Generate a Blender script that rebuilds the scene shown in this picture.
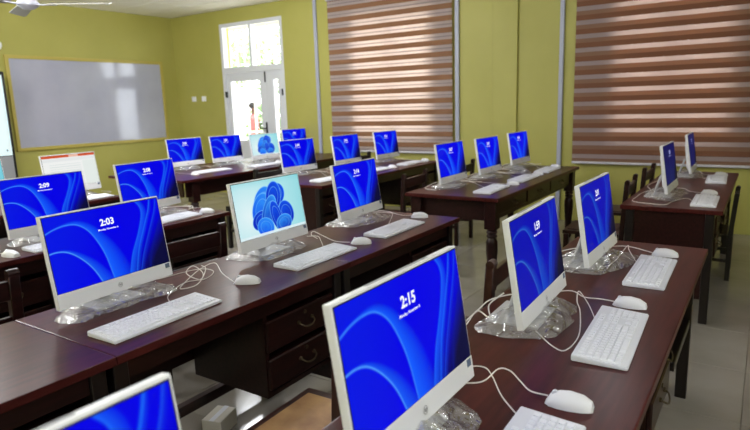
import bpy, bmesh, math, random
import numpy as np
from mathutils import Matrix, Vector

for o in list(bpy.data.objects):
    bpy.data.objects.remove(o, do_unlink=True)
scene = bpy.context.scene
COL = scene.collection

# ------------------------------------------------------------------ camera
CAM_YAW, CAM_PITCH, CAM_ROLL, CAM_H, CAM_F = 0.5911, 0.1884, 0.0317, 1.4708, 586.28
def make_camera():
    cy, sy, cp, sp = math.cos(CAM_YAW), math.sin(CAM_YAW), math.cos(CAM_PITCH), math.sin(CAM_PITCH)
    fw = Vector((cy * cp, sy * cp, -sp)); r = Vector((sy, -cy, 0)); d = fw.cross(r)
    c, s = math.cos(CAM_ROLL), math.sin(CAM_ROLL)
    right = c * r + s * d; down = -s * r + c * d
    cam = bpy.data.cameras.new('camera'); ob = bpy.data.objects.new('camera', cam); COL.objects.link(ob)
    m = Matrix((right, -down, -fw)).transposed().to_4x4(); m.translation = (0, 0, CAM_H)
    ob.matrix_world = m
    cam.sensor_width = 36; cam.lens = CAM_F / 750 * 36; cam.clip_start = 0.02; cam.clip_end = 200
    cam.dof.use_dof = True; cam.dof.focus_distance = 2.15; cam.dof.aperture_fstop = 4.0
    scene.camera = ob
make_camera()

# ------------------------------------------------------------------ world, exposure, lamps
scene.view_settings.view_transform = 'Standard'
scene.view_settings.look = 'None'
scene.view_settings.gamma = 1.0
scene.view_settings.use_curve_mapping = False
scene.view_settings.exposure = 0.0
w = bpy.data.worlds.new('overcast_sky'); scene.world = w; w.use_nodes = True
bgn = w.node_tree.nodes['Background']
bgn.inputs['Color'].default_value = (0.88, 0.94, 1.0, 1); bgn.inputs['Strength'].default_value = 8.0

LAMP_POWER = 1.0
LAMP_COLOR = (0.94, 0.97, 1.0)

# ------------------------------------------------------------------ helpers
def lin(r, g, b):
    f = lambda v: (v / 255 / 12.92) if v <= 10 else ((v / 255 + 0.055) / 1.055) ** 2.4
    return (f(r), f(g), f(b), 1)

def tag(o, label=None, cat=None, group=None, kind=None):
    if label: o['label'] = label
    if cat: o['category'] = cat
    if group: o['group'] = group
    if kind: o['kind'] = kind
    return o

def empty(name, loc=(0, 0, 0), rz=0.0, parent=None):
    o = bpy.data.objects.new(name, None); COL.objects.link(o)
    o.location = loc; o.rotation_euler = (0, 0, rz); o.empty_display_size = 0.05; o.parent = parent
    return o

def inst(name, mesh, parent=None, loc=(0, 0, 0), rz=0.0):
    o = bpy.data.objects.new(name, mesh); COL.objects.link(o)
    o.location = loc; o.rotation_euler = (0, 0, rz); o.parent = parent
    return o

class MB:
    def __init__(s): s.bm = bmesh.new()
    def box(s, c, d, bevel=0.0, seg=1, M=None):
        t = bmesh.new()
        bmesh.ops.create_cube(t, size=1)
        bmesh.ops.scale(t, vec=d, verts=t.verts)
        if bevel > 0:
            bmesh.ops.bevel(t, geom=t.edges[:] + t.verts[:], offset=bevel, segments=seg, affect='EDGES', profile=0.7)
        bmesh.ops.translate(t, vec=c, verts=t.verts)
        if M is not None: bmesh.ops.transform(t, matrix=M, verts=t.verts)
        s._merge(t); return s
    def b(s, x0, x1, y0, y1, z0, z1, bevel=0.0, seg=1, M=None):
        return s.box(((x0 + x1) / 2, (y0 + y1) / 2, (z0 + z1) / 2), (x1 - x0, y1 - y0, z1 - z0), bevel, seg, M)
    def _merge(s, t):
        me = bpy.data.meshes.new('t'); t.to_mesh(me); t.free(); s.bm.from_mesh(me); bpy.data.meshes.remove(me)
    def cyl(s, p0, p1, r0, r1=None, seg=12):
        r1 = r0 if r1 is None else r1
        p0, p1 = Vector(p0), Vector(p1); d = p1 - p0
        t = bmesh.new()
        bmesh.ops.create_cone(t, cap_ends=True, segments=seg, radius1=r0, radius2=r1, depth=d.length)
        q = d.to_track_quat('Z', 'Y').to_matrix().to_4x4(); q.translation = (p0 + p1) / 2
        bmesh.ops.transform(t, matrix=q, verts=t.verts); s._merge(t); return s
    def sphere(s, c, r, seg=12, rings=8, sc=(1, 1, 1)):
        t = bmesh.new(); bmesh.ops.create_uvsphere(t, u_segments=seg, v_segments=rings, radius=r)
        bmesh.ops.scale(t, vec=sc, verts=t.verts); bmesh.ops.translate(t, vec=c, verts=t.verts); s._merge(t); return s
    def lathe(s, prof, c=(0, 0, 0), seg=14):
        vs = []
        for r, z in prof:
            vs.append([s.bm.verts.new((c[0] + r * math.cos(2 * math.pi * k / seg), c[1] + r * math.sin(2 * math.pi * k / seg), c[2] + z)) for k in range(seg)])
        for a, b2 in zip(vs, vs[1:]):
            for k in range(seg): s.bm.faces.new((a[k], a[(k + 1) % seg], b2[(k + 1) % seg], b2[k]))
        s.bm.faces.new(vs[0][::-1]); s.bm.faces.new(vs[-1]); return s
    def tube(s, pts, r, seg=6):
        pts = [Vector(p) for p in pts]; rings = []
        for i, p in enumerate(pts):
            t = (pts[min(i + 1, len(pts) - 1)] - pts[max(i - 1, 0)])
            if t.length < 1e-7: t = Vector((1, 0, 0))
            t.normalize()
            up = Vector((0, 0, 1)) if abs(t.z) < 0.95 else Vector((1, 0, 0))
            a = t.cross(up).normalized(); b2 = a.cross(t)
            rings.append([s.bm.verts.new(p + r * (math.cos(2 * math.pi * k / seg) * a + math.sin(2 * math.pi * k / seg) * b2)) for k in range(seg)])
        for A, B2 in zip(rings, rings[1:]):
            for k in range(seg): s.bm.faces.new((A[k], A[(k + 1) % seg], B2[(k + 1) % seg], B2[k]))
        s.bm.faces.new(rings[0][::-1]); s.bm.faces.new(rings[-1]); return s
    def poly(s, vs):
        s.bm.faces.new([s.bm.verts.new(v) for v in vs]); return s
    def xf(s, M): bmesh.ops.transform(s.bm, matrix=M, verts=s.bm.verts); return s
    def mesh(s, name, mat, smooth=False):
        bmesh.ops.recalc_face_normals(s.bm, faces=s.bm.faces)
        me = bpy.data.meshes.new(name); s.bm.to_mesh(me); s.bm.free()
        if mat: me.materials.append(mat)
        if smooth:
            me.polygons.foreach_set('use_smooth', [True] * len(me.polygons))
            try: me.set_sharp_from_angle(angle=math.radians(40))
            except Exception: pass
        return me
    def build(s, name, mat, parent=None, loc=(0, 0, 0), rz=0.0, smooth=False):
        return inst(name, s.mesh(name, mat, smooth), parent, loc, rz)

def catmull(pts, n=6):
    P = [Vector(p) for p in pts]; P = [P[0] * 2 - P[1]] + P + [P[-1] * 2 - P[-2]]
    out = []
    for i in range(1, len(P) - 2):
        for k in range(n):
            t = k / n
            out.append(0.5 * ((2 * P[i]) + (P[i + 1] - P[i - 1]) * t + (2 * P[i - 1] - 5 * P[i] + 4 * P[i + 1] - P[i + 2]) * t * t + (3 * P[i] - P[i - 1] - 3 * P[i + 1] + P[i + 2]) * t ** 3))
    out.append(P[-2]); return out

# ------------------------------------------------------------------ materials
def mat(name, col, rough=0.5, metal=0.0, coat=0.0, spec=0.5, noise=None, bump=None, emit=None):
    m = bpy.data.materials.new(name); m.use_nodes = True
    nt = m.node_tree; p = nt.nodes['Principled BSDF']
    p.inputs['Base Color'].default_value = col; p.inputs['Roughness'].default_value = rough
    p.inputs['Metallic'].default_value = metal; p.inputs['Coat Weight'].default_value = coat; p.inputs['Coat Roughness'].default_value = 0.22
    p.inputs['Specular IOR Level'].default_value = spec
    if emit:
        p.inputs['Emission Color'].default_value = emit[0]; p.inputs['Emission Strength'].default_value = emit[1]
    if noise or bump:
        tc = nt.nodes.new('ShaderNodeTexCoord'); mp = nt.nodes.new('ShaderNodeMapping')
        nt.links.new(tc.outputs['Object'], mp.inputs['Vector'])
        nz = nt.nodes.new('ShaderNodeTexNoise'); nt.links.new(mp.outputs['Vector'], nz.inputs['Vector'])
        q = noise or bump
        mp.inputs['Scale'].default_value = q.get('scale', (1, 1, 1)); nz.inputs['Scale'].default_value = q.get('f', 5)
        nz.inputs['Detail'].default_value = q.get('detail', 5)
        if noise:
            cr = nt.nodes.new('ShaderNodeValToRGB')
            cr.color_ramp.elements[0].position = noise.get('lo', 0.3); cr.color_ramp.elements[1].position = noise.get('hi', 0.7)
            cr.color_ramp.elements[0].color = noise['c0']; cr.color_ramp.elements[1].color = noise['c1']
            nt.links.new(nz.outputs['Fac'], cr.inputs['Fac']); nt.links.new(cr.outputs['Color'], p.inputs['Base Color'])
        if bump:
            bp = nt.nodes.new('ShaderNodeBump'); bp.inputs['Strength'].default_value = bump['s']; bp.inputs['Distance'].default_value = bump.get('d', 0.002)
            if noise and 'f' in bump:
                nz2 = nt.nodes.new('ShaderNodeTexNoise'); nz2.inputs['Scale'].default_value = bump['f']
                nt.links.new(tc.outputs['Object'], nz2.inputs['Vector']); nt.links.new(nz2.outputs['Fac'], bp.inputs['Height'])
            else: nt.links.new(nz.outputs['Fac'], bp.inputs['Height'])
            nt.links.new(bp.outputs['Normal'], p.inputs['Normal'])
    return m

def cloth_mat(name, front, trans, fac, transparent=0.0):
    m = bpy.data.materials.new(name); m.use_nodes = True; nt = m.node_tree; nt.nodes.clear()
    out = nt.nodes.new('ShaderNodeOutputMaterial'); d = nt.nodes.new('ShaderNodeBsdfDiffuse'); t = nt.nodes.new('ShaderNodeBsdfTranslucent')
    d.inputs['Color'].default_value = front; t.inputs['Color'].default_value = trans
    mx = nt.nodes.new('ShaderNodeMixShader'); mx.inputs[0].default_value = fac
    nt.links.new(d.outputs[0], mx.inputs[1]); nt.links.new(t.outputs[0], mx.inputs[2])
    last = mx
    if transparent > 0:
        tr = nt.nodes.new('ShaderNodeBsdfTransparent'); m2 = nt.nodes.new('ShaderNodeMixShader'); m2.inputs[0].default_value = transparent
        nt.links.new(mx.outputs[0], m2.inputs[1]); nt.links.new(tr.outputs[0], m2.inputs[2]); last = m2
    # fine weave relief
    tc = nt.nodes.new('ShaderNodeTexCoord'); nz = nt.nodes.new('ShaderNodeTexNoise'); nz.inputs['Scale'].default_value = 220
    bp = nt.nodes.new('ShaderNodeBump'); bp.inputs['Strength'].default_value = 0.15; bp.inputs['Distance'].default_value = 0.001
    nt.links.new(tc.outputs['Object'], nz.inputs['Vector']); nt.links.new(nz.outputs['Fac'], bp.inputs['Height']); nt.links.new(bp.outputs['Normal'], d.inputs['Normal'])
    nt.links.new(last.outputs[0], out.inputs[0]); return m

def pane_mat(name, gloss=0.08, tint=(1, 1, 1, 1), rough=0.02, diffuse=0.0, crinkle=False):
    m = bpy.data.materials.new(name); m.use_nodes = True; nt = m.node_tree; nt.nodes.clear()
    out = nt.nodes.new('ShaderNodeOutputMaterial'); tr = nt.nodes.new('ShaderNodeBsdfTransparent'); g = nt.nodes.new('ShaderNodeBsdfGlossy')
    tr.inputs['Color'].default_value = tint; g.inputs['Roughness'].default_value = rough
    mx = nt.nodes.new('ShaderNodeMixShader'); mx.inputs[0].default_value = gloss
    nt.links.new(tr.outputs[0], mx.inputs[1]); nt.links.new(g.outputs[0], mx.inputs[2]); last = mx
    if diffuse > 0:
        df = nt.nodes.new('ShaderNodeBsdfDiffuse'); df.inputs['Color'].default_value = (0.85, 0.87, 0.9, 1)
        m2 = nt.nodes.new('ShaderNodeMixShader'); m2.inputs[0].default_value = diffuse
        nt.links.new(mx.outputs[0], m2.inputs[1]); nt.links.new(df.outputs[0], m2.inputs[2]); last = m2
    if crinkle:
        tc = nt.nodes.new('ShaderNodeTexCoord'); vo = nt.nodes.new('ShaderNodeTexNoise'); vo.inputs['Scale'].default_value = 13; vo.inputs['Detail'].default_value = 2; vo.inputs['Distortion'].default_value = 1.5
        bp = nt.nodes.new('ShaderNodeBump'); bp.inputs['Strength'].default_value = 1.0; bp.inputs['Distance'].default_value = 0.03
        nt.links.new(tc.outputs['Object'], vo.inputs['Vector']); nt.links.new(vo.outputs['Fac'], bp.inputs['Height']); nt.links.new(bp.outputs['Normal'], g.inputs['Normal'])
    nt.links.new(last.outputs[0], out.inputs[0]); return m

def screen_mat(name, strength):
    m = bpy.data.materials.new(name); m.use_nodes = True; nt = m.node_tree; p = nt.nodes['Principled BSDF']
    a = nt.nodes.new('ShaderNodeAttribute'); a.attribute_name = 'Col'
    p.inputs['Base Color'].default_value = (0.002, 0.002, 0.003, 1); p.inputs['Roughness'].default_value = 0.4
    p.inputs['Specular IOR Level'].default_value = 0.05
    nt.links.new(a.outputs['Color'], p.inputs['Emission Color']); p.inputs['Emission Strength'].default_value = strength
    return m

WC0, WC1 = lin(172, 167, 83), lin(182, 177, 94)
M = {}
M['wall'] = mat('yellow_green_wall_paint', WC0, 0.55, noise=dict(c0=WC0, c1=WC1, f=1.3), bump=dict(s=0.06, f=60))
M['ceil'] = mat('ceiling_board', lin(250, 247, 240), 0.8, noise=dict(c0=lin(247, 243, 234), c1=lin(252, 250, 244), f=2))
M['batten'] = mat('ceiling_batten', lin(222, 216, 200), 0.7)
M['tile'] = mat('floor_tile', lin(150, 144, 137), 0.16, spec=0.5, noise=dict(c0=lin(134, 127, 119), c1=lin(160, 154, 147), f=1.6, detail=8))
M['grout'] = mat('floor_grout', lin(120, 112, 98), 0.8)
M['wood'] = mat('dark_varnished_wood', lin(36, 15, 14), 0.32, coat=0.08, spec=0.3, noise=dict(c0=lin(28, 12, 11), c1=lin(48, 21, 19), f=6, scale=(1.2, 9, 9), detail=7))
M['woodtop'] = mat('desk_top_wood', lin(68, 27, 25), 0.3, coat=0.03, spec=0.14, noise=dict(c0=lin(57, 20, 19), c1=lin(80, 33, 30), f=5, scale=(1.0, 9, 9), detail=7))
M['woodred'] = mat('reddish_chair_wood', lin(54, 24, 19), 0.3, coat=0.2, noise=dict(c0=lin(40, 17, 14), c1=lin(66, 30, 24), f=6, scale=(9, 9, 1.2), detail=7))
M['woodblack'] = mat('near_black_wood', lin(20, 14, 14), 0.35, noise=dict(c0=lin(15, 10, 10), c1=lin(27, 18, 17), f=7, scale=(9, 9, 1.2)))
M['seat'] = mat('worn_tan_seat', lin(176, 130, 84), 0.5, noise=dict(c0=lin(120, 72, 44), c1=lin(196, 156, 106), f=4, lo=0.35, hi=0.6))
M['white'] = mat('white_plastic', lin(240, 241, 246), 0.35, spec=0.4)
M['whitekey'] = mat('white_key_plastic', lin(240, 242, 250), 0.45)
M['kbbase'] = mat('keyboard_base_plastic', lin(230, 232, 240), 0.45)
M['backplastic'] = mat('monitor_back_plastic', lin(222, 219, 213), 0.45)
M['blackrim'] = mat('black_bezel', lin(14, 14, 16), 0.4)
M['standgrey'] = mat('pale_grey_stand', lin(198, 198, 200), 0.35)
M['logo'] = mat('grey_logo_print', lin(140, 140, 146), 0.3, metal=0.4)
M['sticker'] = mat('blue_grey_sticker', lin(96, 112, 140), 0.4)
M['cable'] = mat('white_cable', lin(228, 224, 220), 0.4)
M['darkcable'] = mat('dark_cable', lin(30, 30, 34), 0.45)
M['brass'] = mat('dull_brass', lin(96, 84, 66), 0.4, metal=0.7)
M['boardsurf'] = mat('whiteboard_surface', lin(176, 178, 198), 0.1, spec=0.6, noise=dict(c0=lin(170, 172, 193), c1=lin(182, 184, 202), f=2))
M['boardframe'] = mat('gold_painted_frame', lin(188, 172, 84), 0.45)
M['doorwhite'] = mat('white_door_frame', lin(222, 224, 232), 0.35)
M['blackmetal'] = mat('black_metal', lin(22, 22, 24), 0.4, metal=0.3)
M['pvc'] = mat('pale_blue_white_trunking', lin(172, 176, 196), 0.4)
M['bar'] = mat('white_painted_bar', lin(228, 228, 224), 0.45)
M['brown'] = cloth_mat('brown_blind_fabric', lin(148, 110, 84), lin(200, 140, 95), 0.10)
M['brown2'] = cloth_mat('shaded_brown_blind_fabric', lin(132, 92, 72), lin(180, 115, 76), 0.06)  # darker copy of the brown fabric: weaker backlight put into the colour
M['midbrown'] = cloth_mat('light_brown_blind_fabric', lin(148, 116, 98), lin(226, 165, 120), 0.2)
M['sheer'] = cloth_mat('sheer_blind_fabric', lin(196, 184, 184), lin(255, 240, 228), 0.46)
M['sheer2'] = cloth_mat('shaded_sheer_blind_fabric', lin(176, 162, 164), lin(246, 226, 214), 0.36)  # sheer fabric toned down in colour for the weaker backlight
M['sheerline'] = cloth_mat('grey_weft_line', lin(150, 138, 146), lin(240, 215, 190), 0.3)
M['rail'] = mat('white_blind_rail', lin(210, 208, 214), 0.4)
M['glass'] = pane_mat('window_glass', 0.06)
M['plastic'] = pane_mat('clear_plastic_film', 0.34, (0.95, 0.955, 0.97, 1), 0.14, 0.08, True)
M['fanmetal'] = mat('pale_fan_metal', lin(190, 190, 205), 0.3, metal=0.5)
M['fanblade'] = mat('grey_fan_blade', lin(150, 146, 140), 0.4)
M['tube'] = mat('lamp_tube', (1, 1, 1, 1), 0.4, emit=((1, 0.97, 0.93, 1), 6.0))
M['text'] = mat('screen_text_white', (0.02, 0.02, 0.02, 1), 0.4, emit=((0.95, 0.97, 1, 1), 1.0))
M['text_angle_dim'] = mat('screen_text_angle_dim', (0.02, 0.02, 0.02, 1), 0.4, emit=((0.45, 0.5, 0.85, 1), 1.0))  # text on side-on screens, viewing-angle dimming put into its glow
M['greypanel'] = mat('grey_panel', lin(150, 152, 158), 0.5)
M['card'] = mat('white_card', lin(214, 208, 198), 0.7)
M['concrete'] = mat('pale_paving', lin(205, 200, 188), 0.8, noise=dict(c0=lin(190, 184, 170), c1=lin(215, 210, 198), f=3))
M['porch'] = mat('cream_outside_wall', lin(240, 218, 160), 0.7)
M['leaf'] = mat('green_leaf', lin(130, 160, 100), 0.6, noise=dict(c0=lin(110, 145, 84), c1=lin(165, 188, 130), f=3))
M['bark'] = mat('brown_bark', lin(96, 78, 60), 0.8)

# ------------------------------------------------------------------ room
XW, YF, ZC, XB, YR = 7.1, 9.0, 3.06, -2.6, -3.0
def struct(o): o['kind'] = 'structure'; return o

fl = struct(MB().b(XB - .2, XW + .2, YR - .2, YF + .2, -0.12, -0.006).build('floor', M['grout']))
tile_me = MB().b(-.2985, .2985, -.2985, .2985, -.006, 0, 0.0015).mesh('tile', M['tile'])
rest = MB()
nx = int((XW - XB) / .6) + 1; ny = int((YF - YR) / .6) + 1
for i in range(nx):
    for j in range(ny):
        cx, cy = XW - .3 - .6 * i, YR + .3 + .6 * j
        if cx < XB: continue
        if cx > 0.2 and -1.5 < cy < 8.6: inst('floor_tile', tile_me, fl, (cx, cy, 0))
        else: rest.b(cx - .2985, cx + .2985, cy - .2985, cy + .2985, -.006, 0)
tag(rest.build('floor_tiles', M['tile'], fl), kind='stuff')

ce = struct(MB().b(XB - .2, XW + .2, YR - .2, YF + .2, ZC + .012, ZC + .12).build('ceiling', M['batten']))
pan_me = MB().b(-.293, .293, -.593, .593, 0, .012, 0.002).mesh('ceiling_panel', M['ceil'])
for i in range(int((XW - XB) / .6) + 1):
    for j in range(10):
        cx, cy = XW - .3 - .6 * i, YR + .6 + 1.2 * j
        if cx > XB: inst('ceiling_panel', pan_me, ce, (cx, cy, ZC))

struct(MB().b(XB - .2, XW + .2, YF, YF + .2, 0, ZC).build('wall_left', M['wall']))
struct(MB().b(XB - .2, XB, YR, YF, 0, ZC).build('wall_back', M['wall']))

# window wall with a door opening and two window openings
DY0, DY1, DZ = 6.39, 7.79, 2.84
W1 = (3.76, 5.07, 0.98, 2.72); W2 = (0.31, 1.51, 0.95, 2.72)
m = MB(); T = .2
m.b(XW, XW + T, DY1, YF + .2, 0, ZC); m.b(XW, XW + T, DY0, DY1, DZ, ZC)
m.b(XW, XW + T, W1[1], DY0, 0, ZC); m.b(XW, XW + T, W1[0], W1[1], 0, W1[2]); m.b(XW, XW + T, W1[0], W1[1], W1[3], ZC)
m.b(XW, XW + T, W2[1], W1[0], 0, ZC); m.b(XW, XW + T, W2[0], W2[1], 0, W2[2]); m.b(XW, XW + T, W2[0], W2[1], W2[3], ZC)
m.b(XW, XW + T, YR - .2, W2[0], 0, ZC)
struct(m.build('wall_far', M['wall']))
# right wall (behind the photographer's shoulder) with two plain windows
WR = [(-1.6, 0.2, 1.0, 2.3)]
m = MB(); xs = [XB - .2]
for a, b, z0, z1 in WR:
    m.b(xs[-1], a, YR - .2, YR, 0, ZC); m.b(a, b, YR - .2, YR, 0, z0); m.b(a, b, YR - .2, YR, z1, ZC); xs.append(b)
m.b(xs[-1], XW, YR - .2, YR, 0, ZC)
struct(m.build('wall_right', M['wall']))

def window(name, axis, a0, a1, z0, z1, pos, nb):
    e = struct(empty(name, (pos, (a0 + a1) / 2, z0) if axis == 'y' else ((a0 + a1) / 2, pos, z0)))
    h = z1 - z0; hw = (a1 - a0) / 2
    def bx(m, u0, u1, d0, d1, za, zb):
        if axis == 'y': m.b(d0, d1, u0, u1, za, zb)
        else: m.b(u0, u1, d0, d1, za, zb)
        return m
    f = .05
    fr = MB(); bx(fr, -hw, hw, -.03, .03, 0, f); bx(fr, -hw, hw, -.03, .03, h - f, h); bx(fr, -hw, -hw + f, -.03, .03, f, h - f); bx(fr, hw - f, hw, -.03, .03, f, h - f); bx(fr, -.025, .025, -.03, .03, f, h - f)
    fr.build('window_frame', M['doorwhite'], e)
    for s in (-1, 1):
        bx(MB(), min(s * .025, s * (hw - f)), max(s * .025, s * (hw - f)), -.003, .003, f, h - f).build('glass_pane', M['glass'], e)
    if nb:
        bm_ = MB(); bx(bm_, -.008, .008, .072, .088, 0, h); me = bm_.mesh('grille_bar', M['bar'])
        for k in range(nb):
            u = -hw + (k + .5) * 2 * hw / nb
            inst('grille_bar', me, e, (0, u, 0) if axis == 'y' else (u, 0, 0))
    return e
window('window_1', 'y', *W1, XW + .08, 8)
window('window_2', 'y', *W2, XW + .08, 8)
for k, q in enumerate(WR): window('window_%d' % (3 + k), 'x', *q, YR - .1, 0)

# pilaster and trunking on the window wall
struct(MB().b(XW - .03, XW, 2.60, 2.92, 0, ZC, .004).build('trim_1', M['wall']))
for k, (y, wd) in enumerate(((5.715, .055), (3.405, .055), (2.07, .05))):
    struct(MB().b(XW - .03, XW, y - wd / 2, y + wd / 2, 0, ZC, .004).build('trim_%d' % (2 + k), M['pvc']))
struct(MB().b(XW - .012, XW, 6.3 - 12, 6.38, 0, .1).build('baseboard_far', M['tile'])) if False else None

# ------------------------------------------------------------------ double door with transom
d = struct(empty('door_1', (XW + .05, (DY0 + DY1) / 2, 0)))
hw = (DY1 - DY0) / 2; TZ = 2.04
m = MB(); m.b(-.05, .05, -hw, -hw + .06, 0, DZ); m.b(-.05, .05, hw - .06, hw, 0, DZ); m.b(-.05, .05, -hw + .06, hw - .06, DZ - .06, DZ)
m.b(-.05, .05, -hw + .06, hw - .06, TZ, TZ + .09); m.b(-.05, .05, -.02, .03, TZ + .09, DZ - .06)
m.build('door_frame', M['doorwhite'], d)
MB().b(-.004, .004, -hw + .06, -.02, TZ + .09, DZ - .06).build('glass_pane', M['glass'], d)
MB().b(-.004, .004, .03, hw - .06, TZ + .09, DZ - .06).build('glass_pane', M['glass'], d)
def leaf(y0, y1, gy0, gy1, hinge_y, handle):
    m = MB(); m.b(-.025, .025, y0, gy0, .01, TZ - .004); m.b(-.025, .025, gy1, y1, .01, TZ - .004)
    m.b(-.025, .025, gy0, gy1, TZ - .14, TZ - .004); m.b(-.025, .025, gy0, gy1, .01, .22); m.b(-.025, .025, gy0, gy1, .82, .92)
    lf = m.build('door_leaf', M['doorwhite'], d)
    MB().b(-.004, .004, gy0, gy1, .92, TZ - .14).build('glass_pane', M['glass'], lf)
    MB().b(-.012, .012, gy0, gy1, .22, .82).build('lower_panel', M['doorwhite'], lf)
    for z in (.35, 1.69): MB().cyl((-.06, hinge_y, z - .05), (-.06, hinge_y, z + .05), .012).b(-.056, -.02, hinge_y - .012, hinge_y + .012, z - .05, z + .05).build('hinge', M['blackmetal'], lf)
    if handle:
        q = MB(); q.b(-.04, -.024, y0 + .04, y0 + .075, 1.0, 1.22, .004); q.cyl((-.03, y0 + .057, 1.12), (-.075, y0 + .057, 1.12), .01); q.b(-.085, -.068, y0 + .05, y0 + .17, 1.11, 1.13, .004)
        q.build('handle', M['blackmetal'], lf)
        q = MB(); q.b(-.034, -.024, y0 + .02, y0 + .05, 1.86, 2.03, .003); q.build('bolt', M['blackmetal'], lf)
leaf(-.29, hw - .064, -.135, hw - .155, hw - .06, True)
leaf(-hw + .064, -.294, -hw + .17, -.43, -hw + .06, False)

# ------------------------------------------------------------------ striped blinds
def blind(name, y0, y1, zbot, ztop, zc, pitch, bands, label):
    e = empty(name, (XW - .05, (y0 + y1) / 2, zbot)); tag(e, label, 'window blind')
    hw = (y1 - y0) / 2
    MB().b(-.05, .045, -hw, hw, ztop - zbot, ztop - zbot + .07, .006).build('head_rail', M['rail'], e)
    MB().b(-.014, .014, -hw, hw, 0, .028, .005).build('bottom_rail', M['rail'], e)
    cache = {}
    z = zc
    while z + .5 * pitch < ztop: z += pitch
    while z > zbot - pitch:
        for nm, mt, off, h, dx in bands:
            a, b = z + off - h / 2, z + off + h / 2
            a = max(a, zbot + .028); b = min(b, ztop)
            if b - a < .006: continue
            key = (nm, round(b - a, 4))
            if key not in cache: cache[key] = MB().b(-.0012, .0012, -hw, hw, -(b - a) / 2, (b - a) / 2).mesh(nm, M[mt])
            inst(nm, cache[key], e, (dx, 0, (a + b) / 2 - zbot))
        z -= pitch
blind('striped_roller_blind', 3.46, 5.45, .775, 2.93, 2.66, .1475,
      [('brown_band', 'brown', 0, .066, -.002), ('sheer_band', 'sheer', -.0737, .082, .001), ('weft_line', 'sheerline', -.076, .012, -.0015)],
      'brown and cream striped blind glowing over the window beside the white door')
blind('striped_roller_blind', -.12, 1.905, .70, 2.93, 2.34, .15,
      [('brown_band', 'brown2', 0, .056, -.002), ('sheer_band', 'sheer2', -.052, .048, .001), ('light_brown_band', 'midbrown', -.0993, .047, 0)],
      'brown striped blind, darkened for weaker light, over the window behind the two side-on computers')

# ------------------------------------------------------------------ whiteboard, big display, switches, wall lamp
wb = empty('whiteboard', (5.5, YF, .94)); tag(wb, 'large wall whiteboard in a gold-painted frame', 'whiteboard')
bw, bh = 1.30, 1.36
MB().b(-bw + .05, bw - .05, -.022, -.002, .05, bh - .05).build('writing_surface', M['boardsurf'], wb)
for nm, q in (('frame_rail', (-bw, bw, 0, .05)), ('frame_rail', (-bw, bw, bh - .05, bh)), ('frame_stile', (-bw, -bw + .05, .05, bh - .05)), ('frame_stile', (bw - .05, bw, .05, bh - .05))):
    MB().b(q[0], q[1], -.04, 0, q[2], q[3], .004).build(nm, M['boardframe'], wb)

dp = empty('display_board', (3.1, 8.72, 0)); tag(dp, 'tall white display board with black edge beside the whiteboard', 'display')
m = MB(); m.b(-.9, .94, -.02, .03, .45, 2.05, .01); m.build('black_edge', M['blackrim'], dp)
MB().b(-.86, .90, -.026, -.019, .92, 2.0).build('display_surface', mat('display_screen_white', lin(200, 214, 218), .3, emit=(lin(205, 225, 232), .55)), dp)
MB().b(-.86, .90, -.025, -.019, .49, .91).build('lower_panel', M['greypanel'], dp)
MB().cyl((.84, -.028, .99), (.84, -.024, .99), .012).build('button', M['blackmetal'], dp)
for s in (-.6, .6): MB().b(s - .03, s + .03, -.02, .03, 0, .46).b(s - .03, s + .03, -.25, .22, 0, .04).build('foot', M['blackmetal'], dp)

for y in (8.56, 8.30):
    e = empty('light_switch', (XW, y, 1.64)); tag(e, 'small white switch plate on the wall, ' + ('nearer the room corner' if y > 8.4 else 'nearer the door frame'), 'switch', 'switches by the door')
    MB().b(-.012, 0, -.055, .055, -.045, .045, .004).build('plate', M['white'], e)
    for s in (-1, 1): MB().b(-.018, -.01, s * .022 - .012, s * .022 + .012, -.02, .02, .002).build('rocker', M['white'], e)
wl = empty('wall_lamp', (4.14, YF, 2.42)); tag(wl, 'small white lamp high on the wall above the whiteboard corner', 'lamp')
MB().b(-.045, .045, -.03, 0, -.05, .05, .006).build('back_plate', M['white'], wl)
MB().lathe([(.02, -.045), (.035, -.02), (.035, .03), (.02, .045)], (0, -.06, 0)).build('lamp_shade', M['white'], wl, smooth=True)

# ------------------------------------------------------------------ ceiling fan
fn = empty('ceiling_fan', (2.682, 5.2, 2.362)); tag(fn, 'pale metal ceiling fan with long grey blades', 'fan')
MB().lathe([(.012, .12), (.012, ZC - 2.37 - .06)], seg=10).build('down_rod', M['fanmetal'], fn, smooth=True)
MB().lathe([(.02, ZC - 2.37 - .09), (.06, ZC - 2.37 - .03), (.06, ZC - 2.37)], seg=16).build('canopy', M['fanmetal'], fn, smooth=True)
MB().lathe([(.015, -.04), (.04, -.036), (.06, -.022), (.085, -.006), (.088, .012), (.07, .035), (.04, .055), (.02, .12)], seg=24).build('motor_housing', M['fanmetal'], fn, smooth=True)
a0 = math.atan2(4.745 - 5.2, 3.082 - 2.682)
for k in range(3):
    a = a0 + k * 2 * math.pi / 3
    R_ = Matrix.Rotation(a, 4, 'Z')
    b_ = MB()
    prof = [(.16, .045), (.25, .055), (.45, .062), (.62, .066), (.655, .05)]
    top = [b_.bm.verts.new((r, s * wd, .004 + .012 * s)) for s in (1,) for r, wd in prof] ; bot = [b_.bm.verts.new((r, -wd, .004 - .012)) for r, wd in prof]
    for i in range(len(prof) - 1): b_.bm.faces.new((bot[i], bot[i + 1], top[i + 1], top[i]))
    r_ = bmesh.ops.extrude_face_region(b_.bm, geom=b_.bm.faces[:]); bmesh.ops.translate(b_.bm, vec=(0, 0, .006), verts=[v for v in r_['geom'] if isinstance(v, bmesh.types.BMVert)])
    bl = b_.xf(R_).build('blade', M['fanblade'], fn)
    MB().b(.07, .22, -.018, .018, -.006, .002, .002).xf(R_).build('blade_arm', M['fanmetal'], bl)

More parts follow.
